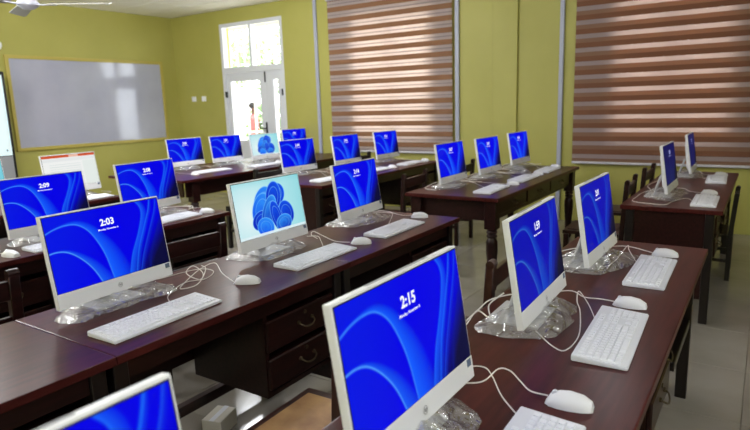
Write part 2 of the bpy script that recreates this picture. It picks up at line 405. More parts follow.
# ------------------------------------------------------------------ ceiling lamps (unseen, outside the frame; some added for fill)
tube_me = MB().cyl((-.58, 0, 0), (.58, 0, 0), .014, seg=10).mesh('tube', M['tube'], True)
fix_me = MB().b(-.62, .62, -.06, .06, .03, .09, .006).b(-.62, -.585, -.03, .03, -.02, .03).b(.585, .62, -.03, .03, -.02, .03).mesh('housing', M['white'])
rod2_me = MB().cyl((0, 0, .09), (0, 0, .2), .006, seg=8).mesh('rod', M['white'])
rod_me = MB().cyl((0, 0, .09), (0, 0, .34), .006, seg=8).mesh('rod', M['white'])
LAMPS = [(-.8, .2, 32), (-.8, 3.8, 60), (-.8, 6.8, 60), (2.2, 4.2, 60), (1.5, 7.2, 62), (4.2, 3.9, 42), (1.9, 5.7, 54), (5.0, 5.4, 44), (1.6, -1.2, 36), (4.9, .95, 9)]  # includes lamps added only to brighten the ceiling and door wall
for x, y, pw in LAMPS:
    e = empty('unseen_ceiling_light', (x, y, ZC - (.2 if x > 4.95 else .34))); tag(e, 'unseen white fluorescent tube light hanging on rods below the ceiling boards', 'ceiling light', 'fluorescent lights')  # hung low so more light reaches the ceiling
    inst('housing', fix_me, e); inst('tube', tube_me, e)
    for q in (-.45, .45): inst('rod', rod_me if x < 4.95 else rod2_me, e, (q, 0, 0))
    L = bpy.data.lights.new('tube_light', 'POINT'); L.shadow_soft_size = .16; L.energy = LAMP_POWER * pw; L.color = LAMP_COLOR
    lo = bpy.data.objects.new('tube_light', L); COL.objects.link(lo); lo.parent = e; lo.location = (0, 0, -.18)

# ------------------------------------------------------------------ furniture
def handle_mesh():
    m = MB(); m.tube(catmull([(-.045, 0, .008), (-.042, -.018, 0), (-.02, -.026, -.012), (.02, -.026, -.012), (.042, -.018, 0), (.045, 0, .008)], 4), .004)
    m.cyl((-.045, .002, .008), (-.045, -.008, .008), .009, seg=8); m.cyl((.045, .002, .008), (.045, -.008, .008), .009, seg=8)
    return m.mesh('handle', M['brass'], True)
HANDLE = handle_mesh()
KEYHOLE = MB().cyl((0, 0, 0), (0, -.004, 0), .009, seg=10).mesh('keyhole', M['brass'])

def desk(x0, x1, y0, y1, peds, label, h=.75, end_left=True, group=None, drawers=2, rail=False):
    L = x1 - x0; D = y1 - y0
    e = empty('wooden_desk', (x0, y0, 0)); tag(e, label, 'desk', group)
    MB().b(0.001, L - .001, 0, D, h - .028, h, .005, 2).build('desk_top', M['woodtop'], e)
    ap = MB(); ap.b(.062, L - .062, .06, .08, h - .11, h - .028)
    ap.build('apron', M['wood'], e)
    for lx in (.012, L - .062):
        for ly in (.045, D - .085): MB().b(lx, lx + .05, ly, ly + .05, 0, h - .03, .003).build('leg', M['woodblack'], e)
    MB().b(.03, L - .03, D - .07, D - .052, .34, h - .028).build('back_panel', M['wood'], e)
    MB().b(.03, L - .03, D - .07, D - .03, .09, .14, .003).build('foot_rail', M['wood'], e)
    if rail: MB().b(3.08, L - .064, .05, .085, .37, .41, .003).build('front_rail', M['woodblack'], e)
    sides = [.02, L - .042]
    for sx in sides: MB().b(sx, sx + .022, .097, D - .087, .16, h - .03).build('end_panel', M['wood'], e)
    for pa, pb in peds:
        pa -= x0; pb -= x0
        p = MB(); p.b(pa, pb, .082, D - .08, .27, .29); p.b(pa, pa + .02, .082, D - .08, .29, h - .029); p.b(pb - .02, pb, .082, D - .08, .29, h - .029); p.b(pa + .02, pb - .02, D - .1, D - .08, .29, h - .029)
        pd = p.build('pedestal', M['wood'], e)
        hh = (h - .12 - .30) / drawers
        for k in range(drawers):
            z0 = .30 + k * hh
            dr = MB().b(pa + .003, pb - .003, .062, .082, z0 + .008, z0 + hh - .022, .005).b(pa + .03, pb - .03, .082, D - .12, z0 + .015, z0 + hh - .06).build('drawer', M['wood'], pd)
            inst('handle', HANDLE, dr, ((pa + pb) / 2, .062, z0 + hh * .45))
            inst('keyhole', KEYHOLE, dr, ((pa + pb) / 2, .062, z0 + hh * .72))
    return e

def table(x0, x1, y0, y1, label, h=.75, nd=3, inset=.08):
    L = x1 - x0; D = y1 - y0
    e = empty('wooden_table', (x0, y0, 0)); tag(e, label, 'table')
    MB().b(0, L, 0, D, h - .03, h, .008, 2).build('table_top', M['woodtop'], e)
    prof = [(.028, 0), (.036, .02), (.040, .05), (.032, .09), (.036, .2), (.046, .33), (.044, .40), (.032, .43), (.046, .445), (.034, .46), (.046, .475), (.036, .49), (.042, .50)]
    lm = MB().lathe(prof).b(-.046, .046, -.046, .046, .50, h - .03, .003).mesh('leg', M['wood'], True)
    for lx in (inset, L - inset):
        for ly in (.08, D - .08): inst('leg', lm, e, (lx, ly, 0))
    for q in ((.1, L - .1, .07, .092), (.1, L - .1, D - .092, D - .07)): MB().b(q[0], q[1], q[2], q[3], h - .19, h - .03).build('apron', M['wood'], e)
    for q in (.07, L - .092): MB().b(q, q + .022, .1, D - .1, h - .19, h - .03).build('apron', M['wood'], e)
    dw = (L - .3) / max(nd, 1)
    for k in range(nd):
        dr = MB().b(.15 + k * dw + .015, .15 + (k + 1) * dw - .015, .058, .072, h - .155, h - .045, .004).build('drawer', M['wood'], e)
        inst('handle', HANDLE, dr, (.15 + (k + .5) * dw, .058, h - .10))
    return e

def chair(x, y, rz, label, wood='woodred', seat='wood', group=None):
    """back posts at local y=0, seat towards +y"""
    e = empty('wooden_chair', (x, y, 0), rz); tag(e, label, 'chair', group)
    key = (wood, seat)
    if key not in chair.cache:
        W_ = .40; h = .865; c = {}
        def post(s):
            m = MB(); m.b(s * W_ / 2 - .022, s * W_ / 2 + .022, -.017, .017, 0, .46, .003)
            m.b(s * W_ / 2 - .022, s * W_ / 2 + .022, -.017, .017, .45, h - .02, .003, M=Matrix.Translation((0, 0, .45)) @ Matrix.Rotation(.06, 4, 'X') @ Matrix.Translation((0, 0, -.45)))
            m.cyl((s * W_ / 2 - .022, -.025, h - .022), (s * W_ / 2 + .022, -.025, h - .022), .0175, seg=14)
            return m.mesh('post', M[wood], True)
        c['posts'] = [post(-1), post(1)]
        Mt = Matrix.Translation((0, 0, .45)) @ Matrix.Rotation(.06, 4, 'X') @ Matrix.Translation((0, 0, -.45))
        c['rails'] = [MB().b(-W_ / 2 + .018, W_ / 2 - .018, -.01, .01, z0, z1, .003, M=Mt).mesh('back_rail', M[wood]) for z0, z1 in ((.735, .815), (.60, .665))]
        c['seat'] = MB().b(-W_ / 2 - .01, W_ / 2 + .01, .02, .43, .425, .452, .006, 2).mesh('seat', M[wood])
        c['pad'] = MB().b(-W_ / 2 + .03, W_ / 2 - .03, .05, .40, .452, .458, .003).mesh('seat_panel', M[seat])
        c['legs'] = [MB().b(s * W_ / 2 - .022, s * W_ / 2 + .022, .385, .42, 0, .426, .003).mesh('leg', M[wood]) for s in (-1, 1)]
        c['st'] = [MB().b(s * W_ / 2 - .01, s * W_ / 2 + .01, .015, .387, .18, .21).mesh('stretcher', M[wood]) for s in (-1, 1)] + [MB().b(-W_ / 2 + .018, W_ / 2 - .018, .39, .41, .25, .28).mesh('stretcher', M[wood]), MB().b(-W_ / 2 + .018, W_ / 2 - .018, -.01, .01, .25, .28).mesh('stretcher', M[wood])]
        chair.cache[key] = c
    c = chair.cache[key]
    for p in c['posts']: inst('post', p, e)
    for p in c['rails']: inst('back_rail', p, e)
    st_ = inst('seat', c['seat'], e); inst('seat_panel', c['pad'], st_)
    for p in c['legs']: inst('leg', p, e)
    for p in c['st']: inst('stretcher', p, e)
    return e
chair.cache = {}

# nearest row (side-on computers)
desk(-.6, 3.085, .19, .79, [(.3, .72), (2.02, 2.45)], 'long dark wooden desk carrying the 2:15 and 1:59 computers', rail=True)
desk(4.13, 6.2, .19, .79, [(4.72, 5.12), (5.75, 6.15)], 'dark wooden desk below the dark striped blind')
# second row
desk(-.27, .93, 1.57, 2.19, [(.5, .9)], 'bare dark wooden desk butted against the desk of the 2:03 computer')
desk(.93, 2.115, 1.57, 2.19, [(1.62, 2.09)], 'dark wooden drawer desk carrying the 2:03 computer')
desk(2.115, 3.295, 1.57, 2.19, [(2.8, 3.27)], 'dark wooden desk carrying the 2:14 computer at the aisle')
table(4.05, 6.3, 1.62, 2.42, 'dark wooden turned-leg table with three computers by the window wall')
# third row
desk(.42, 1.62, 3.13, 3.75, [(1.15, 1.58)], 'dark wooden desk behind the 2:03 computer, under the 2:09 computer')
desk(1.62, 2.83, 3.13, 3.75, [(2.36, 2.8)], 'dark wooden desk carrying the 2:08 computer')
desk(4.1, 6.45, 3.32, 4.24, [(4.14, 4.5), (6.0, 6.4)], 'dark wooden desk with three computers below the glowing blind')
# fourth row
desk(1.65, 2.98, 4.62, 5.3, [(2.5, 2.94)], 'dark wooden desk carrying the computer with a white document')
table(3.86, 7.0, 4.95, 6.25, 'dark wooden turned-leg table in front of the white door', nd=0, inset=.2)

chair(1.32, .90, .03, 'reddish wooden chair with a worn tan seat behind the 2:15 computer', seat='seat')
chair(2.27, .89, .06, 'reddish wooden chair behind the 1:59 computer')
chair(4.76, .86, .04, 'dark wooden chair backed against the desk below the dark blind, aisle end', 'wood')
chair(5.62, .87, -.02, 'dark wooden chair backed against the desk below the dark blind, wall end', 'wood')
chair(.88, 2.52, .02, 'dark wooden chair behind the desk seam by the 2:03 computer', 'wood')
chair(1.93, 2.47, -.05, 'dark wooden two-rail chair between the 2:03 and flower computers', 'wood')
chair(4.55, 2.63, .02, 'dark wooden chair behind the near end of the turned-leg table by the wall', 'wood')
chair(5.55, 2.60, .05, 'dark wooden chair behind the middle of the turned-leg table by the wall', 'wood')
chair(4.42, 4.29, .04, 'dark wooden chair at the table before the white door', 'woodblack')
chair(6.1, 4.33, -.08, 'black wooden chair between the blue screens below the glowing blind', 'woodblack')
chair(5.46, .188, .02, 'low black wooden chair tucked under the desk below the dark blind', 'woodblack').scale.z = .82

# ------------------------------------------------------------------ screen pictures (colour per vertex of the screen grid)
NX, NY = 240, 135
S, Tt = np.meshgrid(np.linspace(0, 1, NX), np.linspace(0, 1, NY))   # T grows downwards
def crv(pts, n=24): return np.array([(p.x, p.y) for p in catmull([(a, b, 0) for a, b in pts], n)])
def dist(c, asp=1.78):
    P = np.stack([S * asp, Tt], -1).reshape(-1, 1, 2); Q = (c * [asp, 1])[None]
    dd = np.sqrt(((P - Q) ** 2).sum(-1)); i = dd.argmin(1)
    q = c[i]; nxt = c[np.minimum(i + 1, len(c) - 1)]; prv = c[np.maximum(i - 1, 0)]; tg = (nxt - prv) * [asp, 1]
    v = P[:, 0] - q * [asp, 1]; side = np.sign(tg[:, 0] * v[:, 1] - tg[:, 1] * v[:, 0])
    return dd.min(1).reshape(S.shape), side.reshape(S.shape), (i / len(c)).reshape(S.shape)
def l3(r, g, b): return np.array(lin(r, g, b)[:3])
def mixc(img, col, a): return img * (1 - a[..., None]) + col * a[..., None]
def pic_streaks():
    img = np.zeros(S.shape + (3,)) + l3(2, 0, 228)
    img = mixc(img, l3(4, 28, 226), np.clip(.9 - 1.8 * S - .3 * Tt, 0, .6))
    g = np.clip((S + .55 * Tt - 1.06) / .22, 0, 1); img = mixc(img, l3(4, 2, 120), g * .8)
    g = np.clip((S + .5 * Tt - 1.17) / .14, 0, 1); img = mixc(img, l3(10, 10, 44), g * .95)
    def streak(pts, w, glow, col, glowcol, sd, amt=1.0, gl=.6, e=1.6, u0=.03):
        nonlocal img
        dd, side, u = dist(crv(pts))
        wd = glow * (u0 + np.clip(u, 0, 1) ** e)
        img = mixc(img, glowcol, gl * np.clip(1 - dd / wd, 0, 1) * (side * sd > 0))
        img = mixc(img, col, amt * np.exp(-(dd / w) ** 2))
    streak([(-.05, .25), (.06, .175), (.16, .145), (.25, .165), (.33, .27), (.39, .45), (.435, .68), (.47, 1.05)], .008, .34, l3(64, 145, 255), l3(20, 100, 255), -1, .85, .9, 2.2)
    streak([(-.05, .49), (.05, .465), (.14, .50), (.23, .62), (.31, .80), (.375, 1.05)], .008, .20, l3(84, 165, 255), l3(24, 100, 245), -1, .85, .85, 2.0)
    streak([(.755, -.05), (.815, .08), (.815, .22), (.755, .46), (.665, .74), (.60, 1.05)], .007, .10, l3(30, 110, 250), l3(22, 96, 246), -1, .7, .85, .4, .3)
    streak([(.93, -.05), (.895, .14), (.83, .36), (.735, .68), (.665, 1.05)], .008, .05, l3(30, 120, 250), l3(20, 80, 236), -1, .8, .6, .4, .3)
    streak([(.99, -.05), (.95, .18), (.865, .46), (.77, .77), (.705, 1.05)], .007, .05, l3(28, 90, 240), l3(20, 60, 215), -1, .75, .5, .4, .3)
    streak([(1.04, .2), (.95, .45), (.84, .8), (.8, 1.05)], .02, .07, l3(10, 24, 140), l3(10, 20, 120), -1, .5, .3, .4, .3)
    return img
def pic_flower():
    img = np.zeros(S.shape + (3,)) + l3(170, 226, 232)
    img = mixc(img, l3(226, 244, 246), np.clip(1 - np.hypot((S - .18) / .5, (Tt - .6) / .8), 0, 1))
    img = mixc(img, l3(120, 206, 214), np.clip((Tt - .0) * -3 + .35, 0, .6) + np.clip((S - .75) * 1.6, 0, .5))
    def petal(cx, cy, rx, ry, ang, c0, c1, rim):
        nonlocal img
        a = math.radians(ang); x = (S - cx) * 1.78; y = Tt - cy
        u = (x * math.cos(a) + y * math.sin(a)) / rx; v = (-x * math.sin(a) + y * math.cos(a)) / ry
        r = np.sqrt(u * u + v * v); al = np.clip((1 - r) * 26, 0, 1)
        t = np.clip(.5 + .6 * v, 0, 1)[..., None]; c = c0 * (1 - t) + c1 * t
        fold = .5 + .5 * np.cos(9 * r + 2.2 * u); c = c * (1 - .35 * fold[..., None]) + c1 * .35 * fold[..., None]
        img = img * (1 - al[..., None]) + c * al[..., None]
        img = mixc(img, rim, np.exp(-((r - .97) / .03) ** 2) * .75 * (r < 1.05)); img = mixc(img, rim, np.exp(-((r - .62) / .025) ** 2) * .5)
    dk, md, lt, rm = l3(10, 40, 190), l3(20, 84, 235), l3(50, 150, 250), l3(120, 200, 255)
    petal(.40, .40, .22, .32, 40, lt, md, rm); petal(.36, .52, .22, .32, 35, lt, md, rm); petal(.62, .30, .20, .22, 60, md, dk, rm); petal(.33, .72, .17, .24, 70, md, dk, rm)
    petal(.56, .34, .20, .30, 20, md, dk, rm); petal(.72, .68, .20, .24, -25, md, dk, rm)
    petal(.46, .62, .17, .36, 30, lt, dk, rm); petal(.56, .70, .14, .30, -12, md, dk, rm); petal(.38, .86, .22, .18, 12, lt, md, rm); petal(.66, .86, .22, .16, -10, lt, dk, rm)
    img = mixc(img, l3(222, 240, 244), (Tt > .955) * .9)
    return img
def pic_document():
    img = np.zeros(S.shape + (3,)) + l3(238, 240, 238)
    img = mixc(img, l3(206, 84, 44), (Tt < .075) * 1.0); img = mixc(img, l3(240, 200, 180), (Tt < .075) * ((S > .5) & (S < .68)) * .8)
    img = mixc(img, l3(226, 228, 228), (Tt > .1) * (Tt < .2) * .8)
    img = mixc(img, l3(205, 216, 214), (S > .12) * (S < .7) * (Tt > .26) * (Tt < .9) * (np.sin(Tt * 90) > .72) * .8)
    img = mixc(img, l3(216, 228, 222), (S > .74) * (Tt > .22) * .5)
    return img
def pic_cyan():
    img = np.zeros(S.shape + (3,)) + l3(120, 206, 222); return mixc(img, l3(170, 228, 236), np.clip(1 - S, 0, 1) * .6)

TILT, PW, PH, ZB = .1533, .49, .3325, .0475
PM = Matrix.Translation((0, 0, ZB)) @ Matrix.Rotation(-TILT, 4, 'X')
SW, SH, SX0, SZ0 = .476, .268, -.238, PH - .008 - .268
def screen_mesh(name, img, mt):
    v = []
    for j in range(NY):
        for i in range(NX): v.append(PM @ Vector((SX0 + SW * i / (NX - 1), -.0012, SZ0 + SH * (1 - j / (NY - 1)))))
    f = [(j * NX + i, (j + 1) * NX + i, (j + 1) * NX + i + 1, j * NX + i + 1) for j in range(NY - 1) for i in range(NX - 1)]
    me = bpy.data.meshes.new(name); me.from_pydata(v, [], f)
    at = me.color_attributes.new('Col', 'FLOAT_COLOR', 'POINT')
    a = np.ones((NY * NX, 4), np.float32); a[:, :3] = np.clip(img.reshape(-1, 3), 0, 4); at.data.foreach_set('color', a.ravel())
    me.materials.append(mt); return me
SCR1, SCR2, SCR3 = screen_mat('screen_bright', 1.0), screen_mat('screen_medium', .56), screen_mat('screen_angle_dimmed', .11)  # last one: side-on viewing falloff put into the emission strength
_st, _fl = pic_streaks(), pic_flower()
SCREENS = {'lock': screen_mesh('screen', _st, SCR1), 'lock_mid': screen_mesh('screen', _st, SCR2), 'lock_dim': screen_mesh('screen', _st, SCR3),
           'flower': screen_mesh('screen', _fl, SCR1), 'doc': screen_mesh('screen', pic_document(), SCR1), 'cyan': screen_mesh('screen', pic_cyan(), SCR1)}

def text_mesh(txt, size, mt, off=0.0, shear=0.0):
    cu = bpy.data.curves.new('txt', 'FONT'); cu.body = txt; cu.size = size; cu.align_x = 'CENTER'; cu.align_y = 'CENTER'; cu.offset = off; cu.shear = shear; cu.resolution_u = 3
    o = bpy.data.objects.new('txt', cu); COL.objects.link(o)
    dg = bpy.context.evaluated_depsgraph_get(); me = bpy.data.meshes.new_from_object(o.evaluated_get(dg))
    bpy.data.objects.remove(o, do_unlink=True)
    me.materials.clear(); me.materials.append(mt); return me
def on_panel(me, u, v, depth=-.0022):
    M_ = PM @ Matrix.Translation((u, depth, v)) @ Matrix.Rotation(math.pi / 2, 4, 'X')
    me.transform(M_); return me
_tc = {}
def time_mesh(t, dim):
    if (t, dim) not in _tc: _tc[(t, dim)] = on_panel(text_mesh(t, .0345, M['text_angle_dim' if dim else 'text'], .0011), 0, PH - .008 - SH * .205)
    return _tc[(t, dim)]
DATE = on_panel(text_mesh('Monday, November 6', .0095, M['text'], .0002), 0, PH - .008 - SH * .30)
DATE_D = on_panel(text_mesh('Monday, November 6', .0095, M['text_angle_dim'], .0002), 0, PH - .008 - SH * .30)

# casing of the all-in-one computer
def casing():
    m = MB(); m.b(-PW / 2, PW / 2, 0, .020, 0, PH, .004, 2)
    t = bmesh.new()   # tapered hump on the back
    a = [(-.215, .0195, .02), (.215, .0195, .02), (.215, .0195, PH - .03), (-.215, .0195, PH - .03)]
    b = [(-.16, .042, .05), (.16, .042, .05), (.16, .036, PH - .09), (-.16, .036, PH - .09)]
    va = [t.verts.new(p) for p in a]; vb = [t.verts.new(p) for p in b]
    t.faces.new(va); t.faces.new(vb[::-1])
    for k in range(4): t.faces.new((va[k], va[(k + 1) % 4], vb[(k + 1) % 4], vb[k]))
    m._merge(t); return m.xf(PM).mesh('casing', M['white'])
CASING = casing()
RIM = MB().b(SX0 - .0025, SX0 + SW + .0025, -.0008, .002, SZ0 - .001, SZ0 + SH + .0025).xf(PM).mesh('screen_rim', M['blackrim'])
CHIN = MB().b(-PW / 2 + .001, PW / 2 - .001, -.0016, .002, .001, SZ0 - .0015, .001).xf(PM).mesh('chin', M['white'])
STICK = MB().b(.214, .234, -.0026, -.001, SZ0 - .022, SZ0 - .004).xf(PM).mesh('sticker', M['sticker'])
def logo():
    m = MB(); n = 20
    for k in range(n):
        a, b = 2 * math.pi * k / n, 2 * math.pi * (k + 1) / n
        m.poly([(.0095 * math.cos(a), -.0024, .026 + .0095 * math.sin(a)), (.0095 * math.cos(b), -.0024, .026 + .0095 * math.sin(b)), (.0082 * math.cos(b), -.0024, .026 + .0082 * math.sin(b)), (.0082 * math.cos(a), -.0024, .026 + .0082 * math.sin(a))])
    me = text_mesh('hp', .013, M['logo'], .0003, .25); me.transform(Matrix.Translation((0, -.0024, .027)) @ Matrix.Rotation(math.pi / 2, 4, 'X'))
    m.bm.from_mesh(me); return m.xf(PM).mesh('logo', M['logo'])
LOGO = logo()
STAND = MB().b(-.105, .105, .0, .175, .0, .008, .003, 2).mesh('stand_base', M['standgrey'])
NECK = MB().b(-.035, .035, -.006, .006, 0, .15, .003, M=Matrix.Translation((0, .125, .006)) @ Matrix.Rotation(.30, 4, 'X')).mesh('stand_neck', M['standgrey'])
VENT = MB().b(-.12, .12, .008, .016, PH - .001, PH + .0008).xf(PM).mesh('top_vent', M['greypanel'])

def computer(x, y, yaw, scr, time, label, group=None):
    e = empty('all_in_one_computer', (x, y, .75), math.radians(yaw)); tag(e, label, 'computer', group)
    c = inst('casing', CASING, e); inst('top_vent', VENT, c)
    inst('screen_rim', RIM, e); s = inst('screen', SCREENS[scr], e)
    if time:
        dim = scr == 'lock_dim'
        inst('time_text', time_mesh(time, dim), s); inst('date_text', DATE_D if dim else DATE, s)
    ch = inst('chin', CHIN, e); inst('logo', LOGO, ch); inst('sticker', STICK, ch)
    inst('stand_base', STAND, e); inst('stand_neck', NECK, e)
    return e

# keyboards
def key_meshes():
    kb = MB()
    W_, D_ = .452, .148
    prof = [(-D_ / 2, 0), (D_ / 2, 0), (D_ / 2, .019), (-D_ / 2, .010)]
    vs = [[kb.bm.verts.new((s * W_ / 2, y, z)) for y, z in prof] for s in (-1, 1)]
    kb.bm.faces.new(vs[0]); kb.bm.faces.new(vs[1][::-1])
    for k in range(4): kb.bm.faces.new((vs[0][k], vs[0][(k + 1) % 4], vs[1][(k + 1) % 4], vs[1][k]))
    bmesh.ops.bevel(kb.bm, geom=kb.bm.edges[:], offset=.0025, segments=2, affect='EDGES')
    base = kb.mesh('keyboard_base', M['kbbase'], True)
    ks = MB(); sl = math.atan2(.009, D_)
    def key(x, y, w_, h_):
        z = .0095 + (y + D_ / 2) / D_ * .009
        t = bmesh.new(); bmesh.ops.create_cube(t, size=1)
        for v in t.verts:
            k_ = .84 if v.co.z > 0 else 1
            v.co = Vector((v.co.x * w_ * k_, v.co.y * h_ * k_, v.co.z * .006 + .0025))
        bmesh.ops.transform(t, matrix=Matrix.Translation((x, y, z)) @ Matrix.Rotation(sl, 4, 'X'), verts=t.verts); ks._merge(t)
    px = .0188; x0 = -W_ / 2 + .020
    rows = [(.052, [(i * px, 1) for i in (0, 2, 3, 4, 5, 6.5, 7.5, 8.5, 9.5, 11, 12, 13, 14)]),
            (.028, [(i * px, 1) for i in range(13)] + [(13.5 * px, 2)]),
            (.0095, [(.25 * px, 1.5)] + [((i + 1.5) * px, 1) for i in range(12)] + [(13.75 * px, 1.5)]),
            (-.009, [(.4 * px, 1.8)] + [((i + 1.8) * px, 1) for i in range(11)] + [(13.4 * px, 2.2)]),
            (-.0275, [(.6 * px, 2.2)] + [((i + 2.2) * px, 1) for i in range(10)] + [(13.2 * px, 2.6)]),
            (-.046, [(.15 * px, 1.3), (1.5 * px, 1.2), (2.8 * px, 1.2), (6.5 * px, 6), (10.3 * px, 1.2), (11.6 * px, 1.2), (12.9 * px, 1.2), (14 * px, 1)])]
    for y, ls in rows:
        for x, w_ in ls: key(x0 + x, y, px * w_ * .92, .0172)
    for i in range(3):
        for y in (.028, .0095, .052): key(x0 + (15.4 + i) * px, y, px * .9, .017)
    key(x0 + 16.4 * px, -.0275, px * .9, .017)
    for i in range(3): key(x0 + (15.4 + i) * px, -.046, px * .9, .017)
    for i in range(4):
        for y in (.028, .0095, -.009, -.0275, -.046): key(x0 + (18.7 + i) * px, y, px * .9, .017)
    return base, ks.mesh('keys', M['whitekey'])
KB_BASE, KB_KEYS = key_meshes()

def mouse_mesh():
    m = MB(); n = 16; prof = [(-.054, .002), (-.05, .5), (-.03, .85), (0, 1.0), (.025, .93), (.045, .62), (.056, .05)]
    rings = []
    for y, k in prof:
        wd = .031 * math.sqrt(max(0, 1 - (y / .0575) ** 2)) ** .6; hh = .034 * k
        ring = []
        for i in range(n + 1):
            a = math.pi * i / n
            ring.append(m.bm.verts.new((wd * math.cos(a), y, .001 + max(.001, hh) * math.sin(a) ** .8)))
        rings.append(ring)
    for A, B2 in zip(rings, rings[1:]):
        for i in range(n): m.bm.faces.new((A[i], A[i + 1], B2[i + 1], B2[i]))
        m.bm.faces.new((A[0], B2[0], B2[n], A[n]))
    m.bm.faces.new(rings[0]); m.bm.faces.new(rings[-1])
    return m.mesh('mouse_body', M['white'], True)
MOUSE = mouse_mesh()
WHEEL = MB().cyl((-.004, .034, .026), (.004, .034, .026), .008, seg=12).mesh('scroll_wheel', M['kbbase'], True)

CR = .0019
def cable(parent, pts, name='cable', z=.0022, mt='cable', r=CR):
    """pts in world x,y(,z above desk); parent at desk height"""
    inv = Matrix.Rotation(-parent.rotation_euler[2], 4, 'Z') @ Matrix.Translation(-Vector(parent.location))
    P = [inv @ Vector((p[0], p[1], .75 + (p[2] if len(p) > 2 else z))) for p in pts]
    Q = catmull(P, 6)
    for q in Q: q.z = max(q.z, z)
    return MB().tube(Q, r).build(name, M[mt], parent, smooth=True)

def keyboard(x, y, yaw, label, path=None):
    e = empty('keyboard', (x, y, .75), math.radians(yaw)); tag(e, label, 'keyboard', None)
    inst('keyboard_base', KB_BASE, e); k = inst('keys', KB_KEYS, e); k['kind'] = 'stuff'
    if path: cable(e, path)
    return e
def mouse(x, y, yaw, label, path=None):
    e = empty('computer_mouse', (x, y, .75), math.radians(yaw)); tag(e, label, 'mouse', None)
    inst('mouse_body', MOUSE, e); inst('scroll_wheel', WHEEL, e)
    if path: cable(e, path, z=.0062)
    return e

# crumpled plastic film around the stands
def bag_mesh(seed, sx=.225, sy=.15, h=.06):
    rnd = random.Random(seed); m = MB(); nu, nr = 26, 8; rings = []
    ph = [rnd.uniform(0, 6.28) for _ in range(4)]
    ridge = [rnd.uniform(-1, 1) for _ in range(nu)]           # long radial folds
    for j in range(nr):
        t = j / (nr - 1); ring = []
        for i in range(nu):
            a = 2 * math.pi * (i + .3 * math.sin(5 * t + ph[3])) / nu
            lobe = 1 + .12 * math.sin(2 * a + ph[0]) + .10 * math.sin(3 * a + ph[1]) + .05 * ridge[i]
            sq = 1 / max(abs(math.cos(a)), abs(math.sin(a))) ** .6
            rr = (.16 + .84 * t) * lobe * sq * .9
            z = h * (1 - t ** 1.5) + .002 + (.013 * ridge[i] + rnd.uniform(-.007, .007)) * min(1, 2.2 * t) * (1.1 - t)
            if t > .95: z = .001 + .006 * abs(ridge[i])
            ring.append(m.bm.verts.new((sx * rr * math.cos(a) + rnd.uniform(-.008, .008), .05 + sy * rr * math.sin(a) + rnd.uniform(-.008, .008), max(.001, z))))
        rings.append(ring)
    for A, B2 in zip(rings, rings[1:]):
        for i in range(nu):
            q = (A[i], A[(i + 1) % nu], B2[(i + 1) % nu], B2[i])
            if rnd.random() < .5: m.bm.faces.new((q[0], q[1], q[2])); m.bm.faces.new((q[0], q[2], q[3]))
            else: m.bm.faces.new((q[0], q[1], q[3])); m.bm.faces.new((q[1], q[2], q[3]))
    return m.mesh('plastic_film', M['plastic'])
BAGS = [bag_mesh(s) for s in (1, 2, 3, 4, 5)]

# ------------------------------------------------------------------ computers (x, y, yaw, screen, time, label)
PC = {
 20: (1.01, 0.562, -0.3, 'lock', '2:15', 'white all-in-one computer reading 2:15 on the long desk, beside the tan-seated chair'),
 21: (0.205, 0.592, -1, 'lock', '2:16', 'white all-in-one computer beside the 2:15 one, only its top corner showing'),
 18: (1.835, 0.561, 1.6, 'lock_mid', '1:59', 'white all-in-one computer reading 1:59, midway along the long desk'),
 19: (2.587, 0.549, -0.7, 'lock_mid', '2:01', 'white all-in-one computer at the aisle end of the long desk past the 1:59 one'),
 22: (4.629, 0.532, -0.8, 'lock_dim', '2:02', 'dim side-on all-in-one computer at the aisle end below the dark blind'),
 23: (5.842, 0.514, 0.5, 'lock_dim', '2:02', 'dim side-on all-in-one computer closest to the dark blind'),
 12: (1.239, 2.005, 2.7, 'lock', '2:03', 'white all-in-one computer reading 2:03 at the seam of two desks'),
 13: (2.098, 2.001, 1, 'flower', None, 'white all-in-one computer with a blue flower on pale cyan, on the drawer desks'),
 14: (2.911, 2.04, 3.6, 'lock', '2:14', 'white all-in-one computer reading 2:14 at the aisle corner'),
 15: (4.501, 2.189, -0.7, 'lock', '2:07', 'blue-screened computer at the aisle end of the turned-leg table by the wall'),
 16: (5.19, 2.141, -1.2, 'lock', '2:07', 'blue-screened computer in the middle of the turned-leg table by the wall'),
 17: (6.05, 2.158, -2.4, 'lock', '2:10', 'blue-screened computer at the wall end of the turned-leg table by the wall'),
 10: (1.733, 3.41, 2.1, 'lock', '2:09', 'white all-in-one computer reading 2:09, partly behind the 2:03 one'),
 9: (2.496, 3.525, 5.4, 'lock', '2:08', 'white all-in-one computer reading 2:08 below the large whiteboard'),
 7: (4.683, 4.058, -5.3, 'lock', '2:04', 'blue-screened computer at the aisle end of the desk below the glowing blind'),
 5: (5.438, 3.982, -1.2, 'lock', '2:06', 'blue-screened computer in the middle of the desk below the glowing blind'),
 6: (6.195, 3.921, -2, 'lock', '2:06', 'blue-screened computer against the glowing blind at the wall end'),
 1: (4.67, 5.842, -3.7, 'lock', '2:05', 'blue-screened computer at the aisle end of the table before the white door'),
 2: (5.232, 5.74, -2.6, 'lock', '2:05', 'blue-screened computer on the table before the white door, left of the flower screen'),
 3: (5.64, 5.459, -2.9, 'flower', None, 'small far computer with a blue flower screen in front of the white door'),
 4: (6.83, 5.983, -5.1, 'lock', '2:04', 'blue-screened computer past the flower screen on the table before the door'),
 8: (2.752, 4.96, 2.4, 'doc', None, 'all-in-one computer showing a white document with an orange title bar'),
 11: (1.985, 5.0, 0, 'cyan', None, 'all-in-one computer with a plain cyan screen beside the tall display board'),
}
CP = {k: computer(*v) for k, v in PC.items()}
